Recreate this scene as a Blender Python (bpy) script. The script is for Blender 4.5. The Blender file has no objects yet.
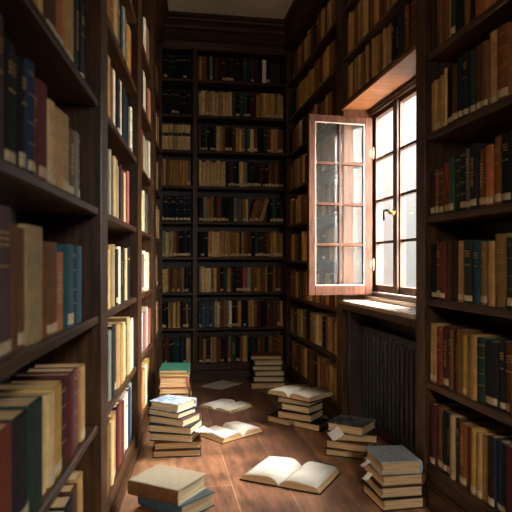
import bpy, bmesh, math, random
from mathutils import Vector, Matrix

# ------------------------------------------------------------------ camera, light, exposure
scene = bpy.context.scene
C = bpy.context.collection
FPX, HORIZON, EYE = 580.0, 263.0, 1.09
PSI = math.atan(98 / FPX)
CP, SP = math.cos(PSI), math.sin(PSI)

cam_d = bpy.data.cameras.new('camera')
cam_d.sensor_width = 36
cam_d.lens = FPX / 512 * 36
cam_d.shift_y = (HORIZON - 256) / 512
cam_d.clip_start = 0.02
cam_d.dof.use_dof = True
cam_d.dof.focus_distance = 3.8
cam_d.dof.aperture_fstop = 3.4
cam = bpy.data.objects.new('camera', cam_d)
C.objects.link(cam)
cam.location = (0, 0, EYE)
cam.rotation_euler = (math.pi / 2, 0, -PSI)
scene.camera = cam

world = bpy.data.worlds.new('overcast_sky')
scene.world = world
world.use_nodes = True
wn = world.node_tree
bg = wn.nodes['Background']
# overcast sky: dim over the ground and haze at the horizon, much brighter higher up
_tc = wn.nodes.new('ShaderNodeTexCoord'); _sx = wn.nodes.new('ShaderNodeSeparateXYZ'); _cr = wn.nodes.new('ShaderNodeValToRGB')
wn.links.new(_tc.outputs['Generated'], _sx.inputs[0]); wn.links.new(_sx.outputs['Z'], _cr.inputs['Fac'])
_mr = wn.nodes.new('ShaderNodeMapRange'); _mr.inputs['From Min'].default_value = -1; wn.links.new(_sx.outputs['Z'], _mr.inputs['Value'])
wn.links.new(_mr.outputs['Result'], _cr.inputs['Fac'])
_e = _cr.color_ramp.elements
_e[0].position = 0.40; _e[0].color = (0.15, 0.14, 0.125, 1)
_e[1].position = 0.86; _e[1].color = (1.0, 1.0, 1.0, 1)
for _p, _v in ((0.49, 0.15), (0.53, 0.18), (0.62, 0.32), (0.72, 0.72)):
    _x = _e.new(_p); _x.color = (_v, _v, _v * 0.99, 1)
# added gradient: dims sky behind the panes (+y), brightens -y to light the back
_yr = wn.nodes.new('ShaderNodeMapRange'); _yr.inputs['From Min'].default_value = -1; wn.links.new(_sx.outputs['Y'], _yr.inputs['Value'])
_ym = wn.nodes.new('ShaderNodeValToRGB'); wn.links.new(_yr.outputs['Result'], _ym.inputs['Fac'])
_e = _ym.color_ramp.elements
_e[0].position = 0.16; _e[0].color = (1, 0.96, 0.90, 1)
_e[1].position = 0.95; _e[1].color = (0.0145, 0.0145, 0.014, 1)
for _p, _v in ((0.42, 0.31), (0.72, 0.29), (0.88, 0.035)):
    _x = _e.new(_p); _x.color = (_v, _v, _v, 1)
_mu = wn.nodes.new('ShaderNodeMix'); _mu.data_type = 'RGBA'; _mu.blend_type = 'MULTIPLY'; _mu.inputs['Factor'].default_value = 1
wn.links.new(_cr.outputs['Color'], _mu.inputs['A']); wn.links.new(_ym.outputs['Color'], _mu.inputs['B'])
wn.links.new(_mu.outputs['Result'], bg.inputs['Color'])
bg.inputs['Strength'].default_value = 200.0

sun_d = bpy.data.lights.new('sun', 'SUN')
sun_d.energy = 13.0
sun_d.angle = math.radians(28)
sun_d.color = (1.0, 0.89, 0.76)
sun = bpy.data.objects.new('sun', sun_d)
C.objects.link(sun)
sun.rotation_euler = Vector((0.52, 0.12, 0.86)).to_track_quat('Z', 'Y').to_euler()

def portal(name, loc, rot, sx, sy):
    d = bpy.data.lights.new(name, 'AREA')
    d.shape = 'RECTANGLE'
    d.size, d.size_y = sx, sy
    d.cycles.is_portal = True
    o = bpy.data.objects.new(name, d)
    C.objects.link(o)
    o.location = loc
    o.rotation_euler = rot
portal('window_portal', (1.515, 3.58, 1.48), (0, math.radians(90), 0), 1.25, 1.45)
portal('rear_fill_portal', (0.3, -1.56, 1.8), (math.radians(90), 0, 0), 0.34, 0.4)  # sky light through the unseen opening added behind the camera as fill

scene.view_settings.view_transform = 'Standard'
scene.view_settings.look = 'None'
scene.view_settings.gamma = 1
scene.view_settings.use_curve_mapping = False
scene.view_settings.exposure = 0.85
scene.cycles.max_bounces = 8
scene.cycles.diffuse_bounces = 5
scene.cycles.transparent_max_bounces = 12
scene.cycles.sample_clamp_indirect = 8

# ------------------------------------------------------------------ materials
def srgb(h):
    h = h.lstrip('#')
    v = [int(h[i:i + 2], 16) / 255 for i in (0, 2, 4)]
    return tuple(x / 12.92 if x <= 0.04045 else ((x + 0.055) / 1.055) ** 2.4 for x in v) + (1,)

def new_mat(name, rough=0.6, metal=0.0, spec=0.5):
    m = bpy.data.materials.new(name)
    m.use_nodes = True
    n = m.node_tree.nodes
    b = n['Principled BSDF']
    b.inputs['Roughness'].default_value = rough
    b.inputs['Metallic'].default_value = metal
    b.inputs['Specular IOR Level'].default_value = spec
    return m, n, m.node_tree.links, b

def noise_mat(name, c1, c2, scale=(1, 1, 1), nscale=8, rough=0.6, bump=0.0, detail=6, metal=0.0, spec=0.5, lo=0.35, hi=0.65):
    m, n, l, b = new_mat(name, rough, metal, spec)
    tc = n.new('ShaderNodeTexCoord'); mp = n.new('ShaderNodeMapping')
    mp.inputs['Scale'].default_value = scale
    nz = n.new('ShaderNodeTexNoise'); nz.inputs['Scale'].default_value = nscale
    nz.inputs['Detail'].default_value = detail
    cr = n.new('ShaderNodeValToRGB')
    cr.color_ramp.elements[0].position = lo; cr.color_ramp.elements[1].position = hi
    cr.color_ramp.elements[0].color = srgb(c1); cr.color_ramp.elements[1].color = srgb(c2)
    l.new(tc.outputs['Object'], mp.inputs['Vector']); l.new(mp.outputs['Vector'], nz.inputs['Vector'])
    l.new(nz.outputs['Fac'], cr.inputs['Fac']); l.new(cr.outputs['Color'], b.inputs['Base Color'])
    if bump:
        bp = n.new('ShaderNodeBump'); bp.inputs['Strength'].default_value = bump; bp.inputs['Distance'].default_value = 0.004
        l.new(nz.outputs['Fac'], bp.inputs['Height']); l.new(bp.outputs['Normal'], b.inputs['Normal'])
    return m

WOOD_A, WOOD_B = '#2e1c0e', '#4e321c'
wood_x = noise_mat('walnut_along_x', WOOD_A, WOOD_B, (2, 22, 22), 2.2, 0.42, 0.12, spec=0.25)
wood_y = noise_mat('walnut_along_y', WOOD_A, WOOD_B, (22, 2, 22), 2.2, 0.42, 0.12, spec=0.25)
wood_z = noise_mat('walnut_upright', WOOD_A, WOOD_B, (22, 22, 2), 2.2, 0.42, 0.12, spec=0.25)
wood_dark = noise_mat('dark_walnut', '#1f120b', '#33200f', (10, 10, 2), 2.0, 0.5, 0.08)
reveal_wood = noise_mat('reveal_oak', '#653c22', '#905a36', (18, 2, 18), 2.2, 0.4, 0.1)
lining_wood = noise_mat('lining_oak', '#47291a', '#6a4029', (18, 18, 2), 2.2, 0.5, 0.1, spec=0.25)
sill_wood = noise_mat('sill_wood', '#8c7866', '#ac9884', (20, 2, 20), 2.4, 0.22, 0.04)
sash_wood = noise_mat('sash_wood', '#2c1810', '#44281b', (25, 25, 3), 3.0, 0.65, 0.05, spec=0.08)
frame_wood = noise_mat('frame_wood', '#2c1a10', '#40281a', (25, 25, 3), 3.0, 0.5, 0.08, spec=0.25)
plaster = noise_mat('ceiling_plaster', '#cfc5b7', '#dcd2c4', (1, 1, 1), 3.0, 0.9)
wall_paint = noise_mat('wall_plaster', '#4a3a2c', '#5a4838', (1, 1, 1), 3.0, 0.9)
iron = noise_mat('painted_iron', '#181b19', '#272a27', (1, 1, 1), 14, 0.42, 0.05, spec=0.4)
brass = noise_mat('brass', '#a8803c', '#c8a050', (1, 1, 1), 10, 0.3, metal=1.0)
steel = noise_mat('hinge_metal', '#5a4a3c', '#6e5c4a', (1, 1, 1), 10, 0.5, metal=0.7)
gilt = noise_mat('gilt_tooling', '#8a6a34', '#b8944c', (1, 1, 1), 60, 0.4, metal=0.5)
paper_label = noise_mat('spine_label_paper', '#b09c78', '#cdbb98', (1, 1, 1), 50, 0.8)
black_label = noise_mat('black_leather_label', '#17120f', '#221a16', (1, 1, 1), 50, 0.5)
white_paper = noise_mat('loose_paper', '#d8d2c6', '#eae6dc', (1, 1, 1), 8, 0.8)

def page_mat(name, c1, c2, axis=0):
    m, n, l, b = new_mat(name, 0.85, 0, 0.2)
    tc = n.new('ShaderNodeTexCoord'); mp = n.new('ShaderNodeMapping')
    sc = [6, 6, 6]; sc[axis] = 420
    mp.inputs['Scale'].default_value = sc
    nz = n.new('ShaderNodeTexNoise'); nz.inputs['Scale'].default_value = 1.0; nz.inputs['Detail'].default_value = 3
    cr = n.new('ShaderNodeValToRGB')
    cr.color_ramp.elements[0].position = 0.35; cr.color_ramp.elements[1].position = 0.6
    cr.color_ramp.elements[0].color = srgb(c1); cr.color_ramp.elements[1].color = srgb(c2)
    l.new(tc.outputs['Object'], mp.inputs['Vector']); l.new(mp.outputs['Vector'], nz.inputs['Vector'])
    l.new(nz.outputs['Fac'], cr.inputs['Fac']); l.new(cr.outputs['Color'], b.inputs['Base Color'])
    return m
pages_std = page_mat('page_edges', '#a8875c', '#d0b083', 0)
pages_lie = page_mat('page_edges_lying', '#a08058', '#cfae82', 2)
pages_white = page_mat('page_edges_white', '#a8936f', '#cfb992', 2)
dull_teal = noise_mat('dull_teal_cloth', '#3a4648', '#475355', (1, 1, 1), 60, 0.8, spec=0.15)
linen = noise_mat('pale_linen_cloth', '#9c8f78', '#a99c85', (1, 1, 1), 120, 0.85, spec=0.1)
leaf_paper = noise_mat('open_page_paper', '#cbc6ba', '#d8d3c8', (1, 1, 1), 5, 0.75)

PAL = {
 'K': ('#1b1a1c', 'black'), 'N': ('#1a2738', 'navy'), 'B': ('#44586a', 'slate blue'), 'T': ('#23424a', 'dark teal'),
 'G': ('#26382e', 'dark green'), 'g': ('#7f8c70', 'sage green'), 'R': ('#4a2220', 'maroon'), 'r': ('#7a382b', 'red'),
 'O': ('#a06034', 'orange tan'), 't': ('#a8834f', 'tan'), 'c': ('#cfb07c', 'cream'), 'w': ('#e2d4b8', 'ivory'),
 'b': ('#6b4629', 'brown'), 'd': ('#3a271b', 'dark brown'), 'y': ('#a07e3c', 'ochre'), 'p': ('#9c5a54', 'rose'),
 'e': ('#77746a', 'grey'), 'm': ('#54403f', 'mauve brown'), 'S': ('#9ca6a8', 'pale blue grey'), 'E': ('#2c5c4e', 'emerald green'),
}
CM = {}
for _k, (_h, _nm) in PAL.items():
    v = srgb(_h)
    def tohex(f):
        return '#' + ''.join('%02x' % max(0, min(255, int(int(_h[1 + 2 * i:3 + 2 * i], 16) * f))) for i in range(3))
    for _sfx, _f in (('', 1.0), ('1', 0.78), ('2', 1.30 if _k in 'KNGTdR' else 1.1)):
        CM[_k + _sfx] = noise_mat('cloth_' + _nm.replace(' ', '_') + _sfx, tohex(0.92 * _f), tohex(1.06 * _f), (1, 1, 0.5), 45, 0.75, 0.05, spec=0.16)

def marbled(name, a, b_):
    return noise_mat(name, a, b_, (1, 1, 1), 30, 0.5, 0, lo=0.45, hi=0.55)
marble_blue = marbled('marbled_blue_paper', '#7d92ac', '#bcc0c0')
scuffed_black = marbled('scuffed_black_cloth', '#24282c', '#6a737a')

def floor_material():
    m, n, l, b = new_mat('worn_plank_floor', 0.38, 0, 0.5)
    tc = n.new('ShaderNodeTexCoord')
    mp = n.new('ShaderNodeMapping'); mp.inputs['Rotation'].default_value = (0, 0, math.radians(90))
    mp.inputs['Location'].default_value = (0.10, 0.437, 0)
    br = n.new('ShaderNodeTexBrick')
    br.inputs['Scale'].default_value = 1.0
    br.inputs['Brick Width'].default_value = 1.15
    br.inputs['Row Height'].default_value = 0.265
    br.inputs['Mortar Size'].default_value = 0.0022
    br.inputs['Mortar Smooth'].default_value = 0.3
    br.inputs['Bias'].default_value = 0.0
    br.offset = 0.37
    br.inputs['Color1'].default_value = srgb('#745040'); br.inputs['Color2'].default_value = srgb('#b48764')
    br.inputs['Mortar'].default_value = srgb('#c8a488')
    l.new(tc.outputs['Object'], mp.inputs['Vector']); l.new(mp.outputs['Vector'], br.inputs['Vector'])
    mg = n.new('ShaderNodeMapping'); mg.inputs['Scale'].default_value = (9, 1.6, 1)
    gz = n.new('ShaderNodeTexNoise'); gz.inputs['Scale'].default_value = 2.5; gz.inputs['Detail'].default_value = 8
    gz.inputs['Roughness'].default_value = 0.65
    l.new(tc.outputs['Object'], mg.inputs['Vector']); l.new(mg.outputs['Vector'], gz.inputs['Vector'])
    bz = n.new('ShaderNodeTexNoise'); bz.inputs['Scale'].default_value = 3.2; bz.inputs['Detail'].default_value = 7
    l.new(tc.outputs['Object'], bz.inputs['Vector'])
    cr = n.new('ShaderNodeValToRGB')
    cr.color_ramp.elements[0].position = 0.36; cr.color_ramp.elements[0].color = (0.42, 0.39, 0.39, 1)
    cr.color_ramp.elements[1].position = 0.72; cr.color_ramp.elements[1].color = (1.25, 1.16, 1.08, 1)
    l.new(gz.outputs['Fac'], cr.inputs['Fac'])
    mx = n.new('ShaderNodeMix'); mx.data_type = 'RGBA'; mx.blend_type = 'MULTIPLY'; mx.inputs['Factor'].default_value = 1
    l.new(br.outputs['Color'], mx.inputs['A']); l.new(cr.outputs['Color'], mx.inputs['B'])
    cr2 = n.new('ShaderNodeValToRGB')
    cr2.color_ramp.elements[0].position = 0.35; cr2.color_ramp.elements[0].color = (0.55, 0.55, 0.6, 1)
    cr2.color_ramp.elements[1].position = 0.6; cr2.color_ramp.elements[1].color = (1.1, 1.05, 1.0, 1)
    l.new(bz.outputs['Fac'], cr2.inputs['Fac'])
    mx2 = n.new('ShaderNodeMix'); mx2.data_type = 'RGBA'; mx2.blend_type = 'MULTIPLY'; mx2.inputs['Factor'].default_value = 1
    l.new(mx.outputs['Result'], mx2.inputs['A']); l.new(cr2.outputs['Color'], mx2.inputs['B'])
    l.new(mx2.outputs['Result'], b.inputs['Base Color'])
    rr = n.new('ShaderNodeMapRange'); rr.inputs['To Min'].default_value = 0.28; rr.inputs['To Max'].default_value = 0.6
    l.new(bz.outputs['Fac'], rr.inputs['Value']); l.new(rr.outputs['Result'], b.inputs['Roughness'])
    bp = n.new('ShaderNodeBump'); bp.inputs['Strength'].default_value = 0.15; bp.inputs['Distance'].default_value = 0.004
    l.new(gz.outputs['Fac'], bp.inputs['Height']); l.new(bp.outputs['Normal'], b.inputs['Normal'])
    return m
floor_mat = floor_material()

def glass_material(name, tint, frost=0.0):
    m = bpy.data.materials.new(name); m.use_nodes = True
    n = m.node_tree.nodes; l = m.node_tree.links; n.clear()
    out = n.new('ShaderNodeOutputMaterial')
    tr = n.new('ShaderNodeBsdfTransparent'); tr.inputs['Color'].default_value = tint
    gl = n.new('ShaderNodeBsdfGlossy'); gl.inputs['Roughness'].default_value = 0.03
    lw = n.new('ShaderNodeLayerWeight'); lw.inputs['Blend'].default_value = 0.5
    fr = n.new('ShaderNodeMath'); fr.operation = 'POWER'; fr.inputs[1].default_value = 4.0
    l.new(lw.outputs['Facing'], fr.inputs[0])
    mm = n.new('ShaderNodeMath'); mm.operation = 'MULTIPLY_ADD'; mm.inputs[1].default_value = 0.7; mm.inputs[2].default_value = 0.007
    mm.use_clamp = True
    mix = n.new('ShaderNodeMixShader')
    l.new(fr.outputs[0], mm.inputs[0]); l.new(mm.outputs[0], mix.inputs[0])
    l.new(tr.outputs[0], mix.inputs[1]); l.new(gl.outputs[0], mix.inputs[2])
    last = mix
    if frost:
        df = n.new('ShaderNodeBsdfDiffuse'); df.inputs['Color'].default_value = (0.6, 0.6, 0.58, 1)
        nz = n.new('ShaderNodeTexNoise'); nz.inputs['Scale'].default_value = 4
        mp = n.new('ShaderNodeMath'); mp.operation = 'MULTIPLY'; mp.inputs[1].default_value = frost * 2
        l.new(nz.outputs['Fac'], mp.inputs[0])
        mix2 = n.new('ShaderNodeMixShader'); l.new(mp.outputs[0], mix2.inputs[0])
        l.new(mix.outputs[0], mix2.inputs[1]); l.new(df.outputs[0], mix2.inputs[2]); last = mix2
    l.new(last.outputs[0], out.inputs['Surface'])
    return m
glass_outer = glass_material('window_glass', (0.965, 0.965, 0.955, 1))
glass_sash = glass_material('dusty_sash_glass', (0.90, 0.91, 0.90, 1), 0.012)

# ------------------------------------------------------------------ mesh helpers
def obj(name, bm, mats, parent=None, bevel=0.0, smooth=False):
    me = bpy.data.meshes.new(name)
    bmesh.ops.recalc_face_normals(bm, faces=bm.faces)
    bm.to_mesh(me); bm.free()
    for mt in (mats if isinstance(mats, (list, tuple)) else [mats]):
        me.materials.append(mt)
    if smooth:
        for p in me.polygons: p.use_smooth = True
    o = bpy.data.objects.new(name, me)
    C.objects.link(o)
    if parent is not None: o.parent = parent
    if bevel:
        bv = o.modifiers.new('bevel', 'BEVEL'); bv.width = bevel; bv.segments = 2; bv.limit_method = 'ANGLE'
    return o

def box(bm, x0, x1, y0, y1, z0, z1, M=None, mi=0):
    vs = [bm.verts.new(v) for v in ((x0, y0, z0), (x1, y0, z0), (x1, y1, z0), (x0, y1, z0), (x0, y0, z1), (x1, y0, z1), (x1, y1, z1), (x0, y1, z1))]
    for f in ((0, 3, 2, 1), (4, 5, 6, 7), (0, 1, 5, 4), (1, 2, 6, 5), (2, 3, 7, 6), (3, 0, 4, 7)):
        bm.faces.new([vs[i] for i in f]).material_index = mi
    if M is not None:
        for v in vs: v.co = M @ v.co
    return vs

def bx(name, x0, x1, y0, y1, z0, z1, m, parent=None, bevel=0.0):
    bm = bmesh.new(); box(bm, x0, x1, y0, y1, z0, z1)
    return obj(name, bm, m, parent, bevel)

def prism(bm, pts, h0, h1, M=None, mi=0, sm=False):
    """closed outline in xy extruded from z h0 to h1"""
    a = [bm.verts.new((p[0], p[1], h0)) for p in pts]
    b = [bm.verts.new((p[0], p[1], h1)) for p in pts]
    n = len(pts)
    fs = [bm.faces.new(a[::-1]), bm.faces.new(b)]
    for i in range(n):
        f = bm.faces.new((a[i], a[(i + 1) % n], b[(i + 1) % n], b[i])); f.smooth = sm; fs.append(f)
    for f in fs: f.material_index = mi
    if M is not None:
        for v in a + b: v.co = M @ v.co
    return a + b

def cyl(bm, c, r, h, axis='z', seg=12, r2=None):
    M = {'z': Matrix.Identity(4), 'x': Matrix.Rotation(math.pi / 2, 4, 'Y'), 'y': Matrix.Rotation(-math.pi / 2, 4, 'X')}[axis]
    bmesh.ops.create_cone(bm, cap_ends=True, segments=seg, radius1=r, radius2=r if r2 is None else r2, depth=h, matrix=Matrix.Translation(c) @ M)

def empty(name, loc=(0, 0, 0), rz=0.0, label=None, cat=None, group=None):
    o = bpy.data.objects.new(name, None); C.objects.link(o)
    o.empty_display_size = 0.05
    o.location = loc; o.rotation_euler = (0, 0, rz)
    if label: o['label'] = label
    if cat: o['category'] = cat
    if group: o['group'] = group
    return o

def struct(o):
    o['kind'] = 'structure'; return o

# ------------------------------------------------------------------ wall frames: local x along the wall, local y into the case
class Frame:
    def __init__(s, ox, oy, ax, ay):
        s.o = (ox, oy); n = math.hypot(ax, ay); s.a = (ax / n, ay / n); s.rz = math.atan2(ay, ax)
    def w(s, u, v=0.0, z=0.0):
        return (s.o[0] + s.a[0] * u - s.a[1] * v, s.o[1] + s.a[1] * u + s.a[0] * v, z)
    def at(s, px, v=0.0):
        """where the sight line of picture column px crosses this wall plane, or the one v behind it"""
        if v: return Frame(s.o[0] - s.a[1] * v, s.o[1] + s.a[0] * v, *s.a).at(px)
        t = (px - 256) / FPX
        dx, dy = t * CP + SP, -t * SP + CP
        # o + a*u = k*(dx,dy)
        det = s.a[0] * (-dy) + dx * s.a[1]
        return (-s.o[0] * (-dy) - dx * s.o[1]) / det
LEFT = Frame(-0.214, 2.163, 0.0797, 1.0)
RIGHT = Frame(1.19, 5.37, 0, -1)
BACK = Frame(0.0, 5.37, 1, 0)
ZC = 3.335

# ------------------------------------------------------------------ setting
struct(bx('floor', -1.6, 1.75, -1.7, 5.9, -0.08, 0.0, floor_mat))
struct(bx('ceiling', -1.6, 1.75, -1.7, 5.9, ZC, ZC + 0.1, plaster))
struct(bx('wall_back', -1.5, 1.7, 5.66, 5.8, 0, ZC, wall_paint))
struct(bx('wall_left', -1.2, -1.05, -1.6, 5.66, 0, ZC, wall_paint))
WY0, WY1, WZ0, WZ1 = 2.86, 4.30, 0.87, 2.10
ADDED_PIER = 2.88     # near end of the glazing; unseen pier added to dim the near left bay
bm = bmesh.new()
box(bm, 1.46, 1.51, -1.6, WY0, 0, ZC); box(bm, 1.46, 1.51, WY1, 5.66, 0, ZC)
box(bm, 1.46, 1.51, WY0, WY1, 0, WZ0 - 0.02); box(bm, 1.46, 1.51, WY0, WY1, WZ1, ZC)
struct(obj('wall_right', bm, wall_paint))
bm = bmesh.new()
box(bm, -1.05, 0.13, -1.6, -1.5, 0, ZC); box(bm, 0.47, 1.46, -1.6, -1.5, 0, ZC)
box(bm, 0.13, 0.47, -1.6, -1.5, 0, 1.6); box(bm, 0.13, 0.47, -1.6, -1.5, 2.0, ZC)  # small opening added out of view to let in fill light
struct(obj('wall_front', bm, wall_paint))

# crown mouldings: profile in (out, z) swept along a frame
def crown(name, fr, u0, u1, out, mat):
    prof = [(0, ZC), (-out, ZC), (-out, ZC - 0.012), (-out * 0.93, ZC - 0.022), (-out * 0.72, ZC - 0.032), (-out * 0.70, ZC - 0.045), (-out * 0.45, ZC - 0.06),
            (-out * 0.30, ZC - 0.078), (-out * 0.28, ZC - 0.092), (-out * 0.12, ZC - 0.105), (-0.006, ZC - 0.11), (-0.006, ZC - 0.19),
            (-0.022, ZC - 0.2), (-0.026, ZC - 0.215), (-0.012, ZC - 0.235), (0, ZC - 0.26)]
    bm = bmesh.new()
    a = [bm.verts.new(fr.w(u0, p[0], p[1])) for p in prof]
    b = [bm.verts.new(fr.w(u1, p[0], p[1])) for p in prof]
    n = len(prof)
    bm.faces.new(a); bm.faces.new(b[::-1])
    for i in range(n): bm.faces.new((a[i], b[i], b[(i + 1) % n], a[(i + 1) % n]))
    o = obj(name, bm, mat); struct(o)
    return o
crown('trim_1', BACK, 0.04, 1.19, 0.15, wood_x)
crown('trim_2', LEFT, -1.3, 3.2, 0.065, wood_y)
crown('trim_3', RIGHT, 0.0, 4.25, 0.05, wood_y)

# ------------------------------------------------------------------ bookcases
CASE_D = 0.25
def shelf_board(name, fr, u0, u1, z, parent, m, th=0.03, inset=0.006, front=0.0):
    """z = underside; with a small rounded nosing on the front edge"""
    pr = [(inset + 0.004 - front, z), (inset - front, z + 0.005), (inset - front, z + th - 0.006), (inset + 0.005 - front, z + th), (CASE_D, z + th), (CASE_D, z)]
    bm = bmesh.new()
    a = [bm.verts.new((u0, p[0], p[1])) for p in pr]; b = [bm.verts.new((u1, p[0], p[1])) for p in pr]
    n = len(pr); bm.faces.new(a[::-1]); bm.faces.new(b)
    for i in range(n): bm.faces.new((a[(i + 1) % n], b[(i + 1) % n], b[i], a[i]))
    return obj(name, bm, m, parent)

def upright(fr, u0, u1, parent, z0=0.0, z1=ZC - 0.25, d=CASE_D, proud=0.0):
    bm = bmesh.new(); box(bm, u0, u1, -proud, d, z0, z1)
    return obj('upright', bm, wood_z, parent, 0.003)

def plinth(fr, u0, u1, h, parent):
    bm = bmesh.new()
    box(bm, u0, u1, 0.004, 0.03, 0.0, h)
    box(bm, u0, u1, -0.012, 0.004, 0.0, h * 0.62)
    box(bm, u0, u1, -0.006, 0.004, h * 0.62, h * 0.70)
    return obj('plinth', bm, wood_x, parent, 0.003)

# left bookcase
L_Z = [0.065 + 0.40 * i + (0.0 if i else 0.015) for i in range(8)]   # undersides
LU = [LEFT.at(100), LEFT.at(106.8)]            # stile one
LU2 = [LEFT.at(137.6), LEFT.at(141)]
LU3 = [LEFT.at(153), LEFT.at(155.6)]
LU0 = [-1.27, -1.20]
L_END = (5.335 - 2.163) / LEFT.a[1]
left = empty('built_in_bookcase', LEFT.w(0), LEFT.rz, 'tall dark walnut bookcase lining the wall opposite the window', 'bookcase')
for i, (a, b) in enumerate((LU0, LU, LU2, LU3)):
    upright(LEFT, a, b, left, proud=0.004)
upright(LEFT, L_END - 0.04, L_END, left)
bays_l = [(LU0[1], LU[0]), (LU[1], LU2[0]), (LU2[1], LU3[0]), (LU3[1], L_END - 0.04)]
for a, b in bays_l:
    for z in L_Z[:-1] + [ZC - 0.28]:
        shelf_board('shelf', LEFT, a, b, z, left, wood_x)
    bxp = bmesh.new(); box(bxp, a, b, 0.03, CASE_D, 0.0, 0.06); bxp.free()
plinth(LEFT, LU0[0], L_END, 0.09, left)
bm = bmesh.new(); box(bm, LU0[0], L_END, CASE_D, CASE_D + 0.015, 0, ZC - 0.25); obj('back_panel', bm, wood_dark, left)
bm = bmesh.new(); box(bm, LU0[0], L_END, 0.0, CASE_D, ZC - 0.25, ZC); obj('top_panel', bm, wood_x, left)

# back bookcase
B_Z = [0.135 + 0.3285 * i for i in range(9)]
BX0, BX1 = BACK.at(160) - 0.05, 1.19
BD = [BACK.at(192.6), BACK.at(197.6)]
BR = [BACK.at(285), BX1 - 0.002]
back = empty('built_in_bookcase', BACK.w(0), BACK.rz, 'dark walnut bookcase across the far end of the aisle', 'bookcase')
for a, b in ((BX0, BX0 + 0.045), BD, (BR[0], BR[1])):
    upright(BACK, a, b, back, d=CASE_D)
for a, b in ((BX0 + 0.045, BD[0]), (BD[1], BR[0])):
    for z in B_Z: shelf_board('shelf', BACK, a, b, z, back, wood_x, 0.026)
    shelf_board('shelf', BACK, a, b, ZC - 0.275, back, wood_x, 0.026)
plinth(BACK, BX0, BX1 - 0.002, 0.15, back)
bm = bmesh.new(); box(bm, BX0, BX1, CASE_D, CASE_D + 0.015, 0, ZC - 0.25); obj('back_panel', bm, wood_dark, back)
bm = bmesh.new(); box(bm, BX0, BX1, 0.0, CASE_D, ZC - 0.25, ZC); obj('top_panel', bm, wood_x, back)

# right-hand bookcases
F_Z = [0.10 + 0.328 * i for i in range(7)] + [2.40, 2.73]
RF = [0.004, RIGHT.at(336.5), RIGHT.at(342.2)]      # far case: from the corner to its stile
RN = [RIGHT.at(416.6), RIGHT.at(425.4), 4.25]     # near case
far = empty('built_in_bookcase', RIGHT.w(0), RIGHT.rz, 'dark walnut bookcase between the far corner and the window', 'bookcase')
upright(RIGHT, RF[0] + 0.003, RF[0] + 0.05, far)
upright(RIGHT, RF[1], RF[2], far)
for z in F_Z: shelf_board('shelf', RIGHT, RF[0] + 0.05, RF[1], z, far, wood_x, 0.026)
plinth(RIGHT, RF[0] + 0.003, RF[2], 0.10, far)
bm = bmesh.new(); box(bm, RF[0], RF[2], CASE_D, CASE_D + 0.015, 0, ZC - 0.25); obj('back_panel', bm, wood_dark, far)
bm = bmesh.new(); box(bm, RF[0], RF[2], 0, CASE_D, ZC - 0.25, ZC); obj('top_panel', bm, wood_x, far)

over = empty('overhead_bookshelf', RIGHT.w(RF[2], 0, 2.09), RIGHT.rz, 'run of dark shelves bridging the wall above the window', 'bookshelf')
def local(o, z): return z - o.location.z
OW = RN[0] - RF[2]
for z in (2.40, 2.73): shelf_board('shelf', RIGHT, 0.001, OW - 0.001, z - 2.09, over, wood_x, 0.028)
bm = bmesh.new(); box(bm, 0.001, OW - 0.001, 0.0, CASE_D, 0.012, 0.042); obj('bottom_board', bm, wood_x, over, 0.003)
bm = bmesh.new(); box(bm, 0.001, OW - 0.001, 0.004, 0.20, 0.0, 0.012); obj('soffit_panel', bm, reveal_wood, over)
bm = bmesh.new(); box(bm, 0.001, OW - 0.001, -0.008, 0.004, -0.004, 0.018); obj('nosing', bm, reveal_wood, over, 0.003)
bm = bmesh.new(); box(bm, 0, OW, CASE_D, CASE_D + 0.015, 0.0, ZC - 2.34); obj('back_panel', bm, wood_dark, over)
bm = bmesh.new(); box(bm, 0.001, OW - 0.001, 0, CASE_D, ZC - 2.34, ZC - 2.09); obj('top_panel', bm, wood_x, over)

R_Z = [0.155, 0.526, 0.898, 1.270, 1.640, 2.000, 2.372, 2.742]
near = empty('built_in_bookcase', RIGHT.w(0), RIGHT.rz, 'dark walnut bookcase on the camera side of the window', 'bookcase')
upright(RIGHT, RN[0], RN[1], near, proud=0.004)
upright(RIGHT, RN[2] - 0.06, RN[2], near)
for z in R_Z: shelf_board('shelf', RIGHT, RN[1], RN[2] - 0.06, z, near, wood_x, 0.032)
plinth(RIGHT, RN[0], RN[2], 0.16, near)
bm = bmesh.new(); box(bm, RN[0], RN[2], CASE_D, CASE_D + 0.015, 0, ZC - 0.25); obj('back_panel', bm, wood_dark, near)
bm = bmesh.new(); box(bm, RN[0], RN[2], 0, CASE_D, ZC - 0.25, ZC); obj('top_panel', bm, wood_x, near)

# ------------------------------------------------------------------ window: fixed outer casements, open inner sash, sill, apron
YN, YF = 5.37 - RN[0], 5.37 - RF[2]      # near and far ends of the alcove
win = empty('window_1', (1.38, 0, 0))
struct(win)
def wbox(name, x0, x1, y0, y1, z0, z1, m, parent=win, bev=0.002, rel=1.38):
    return bx(name, x0 - rel, x1 - rel, y0, y1, z0, z1, m, parent, bev)
FZ0, FZ1 = 0.905, 2.06
HY = 3.655                                # far (hinge) jamb
# lining of the alcove
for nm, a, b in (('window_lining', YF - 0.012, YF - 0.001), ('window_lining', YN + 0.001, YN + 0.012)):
    wbox(nm, 1.196, 1.38, a, b, 0.875, 2.088, lining_wood)
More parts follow.
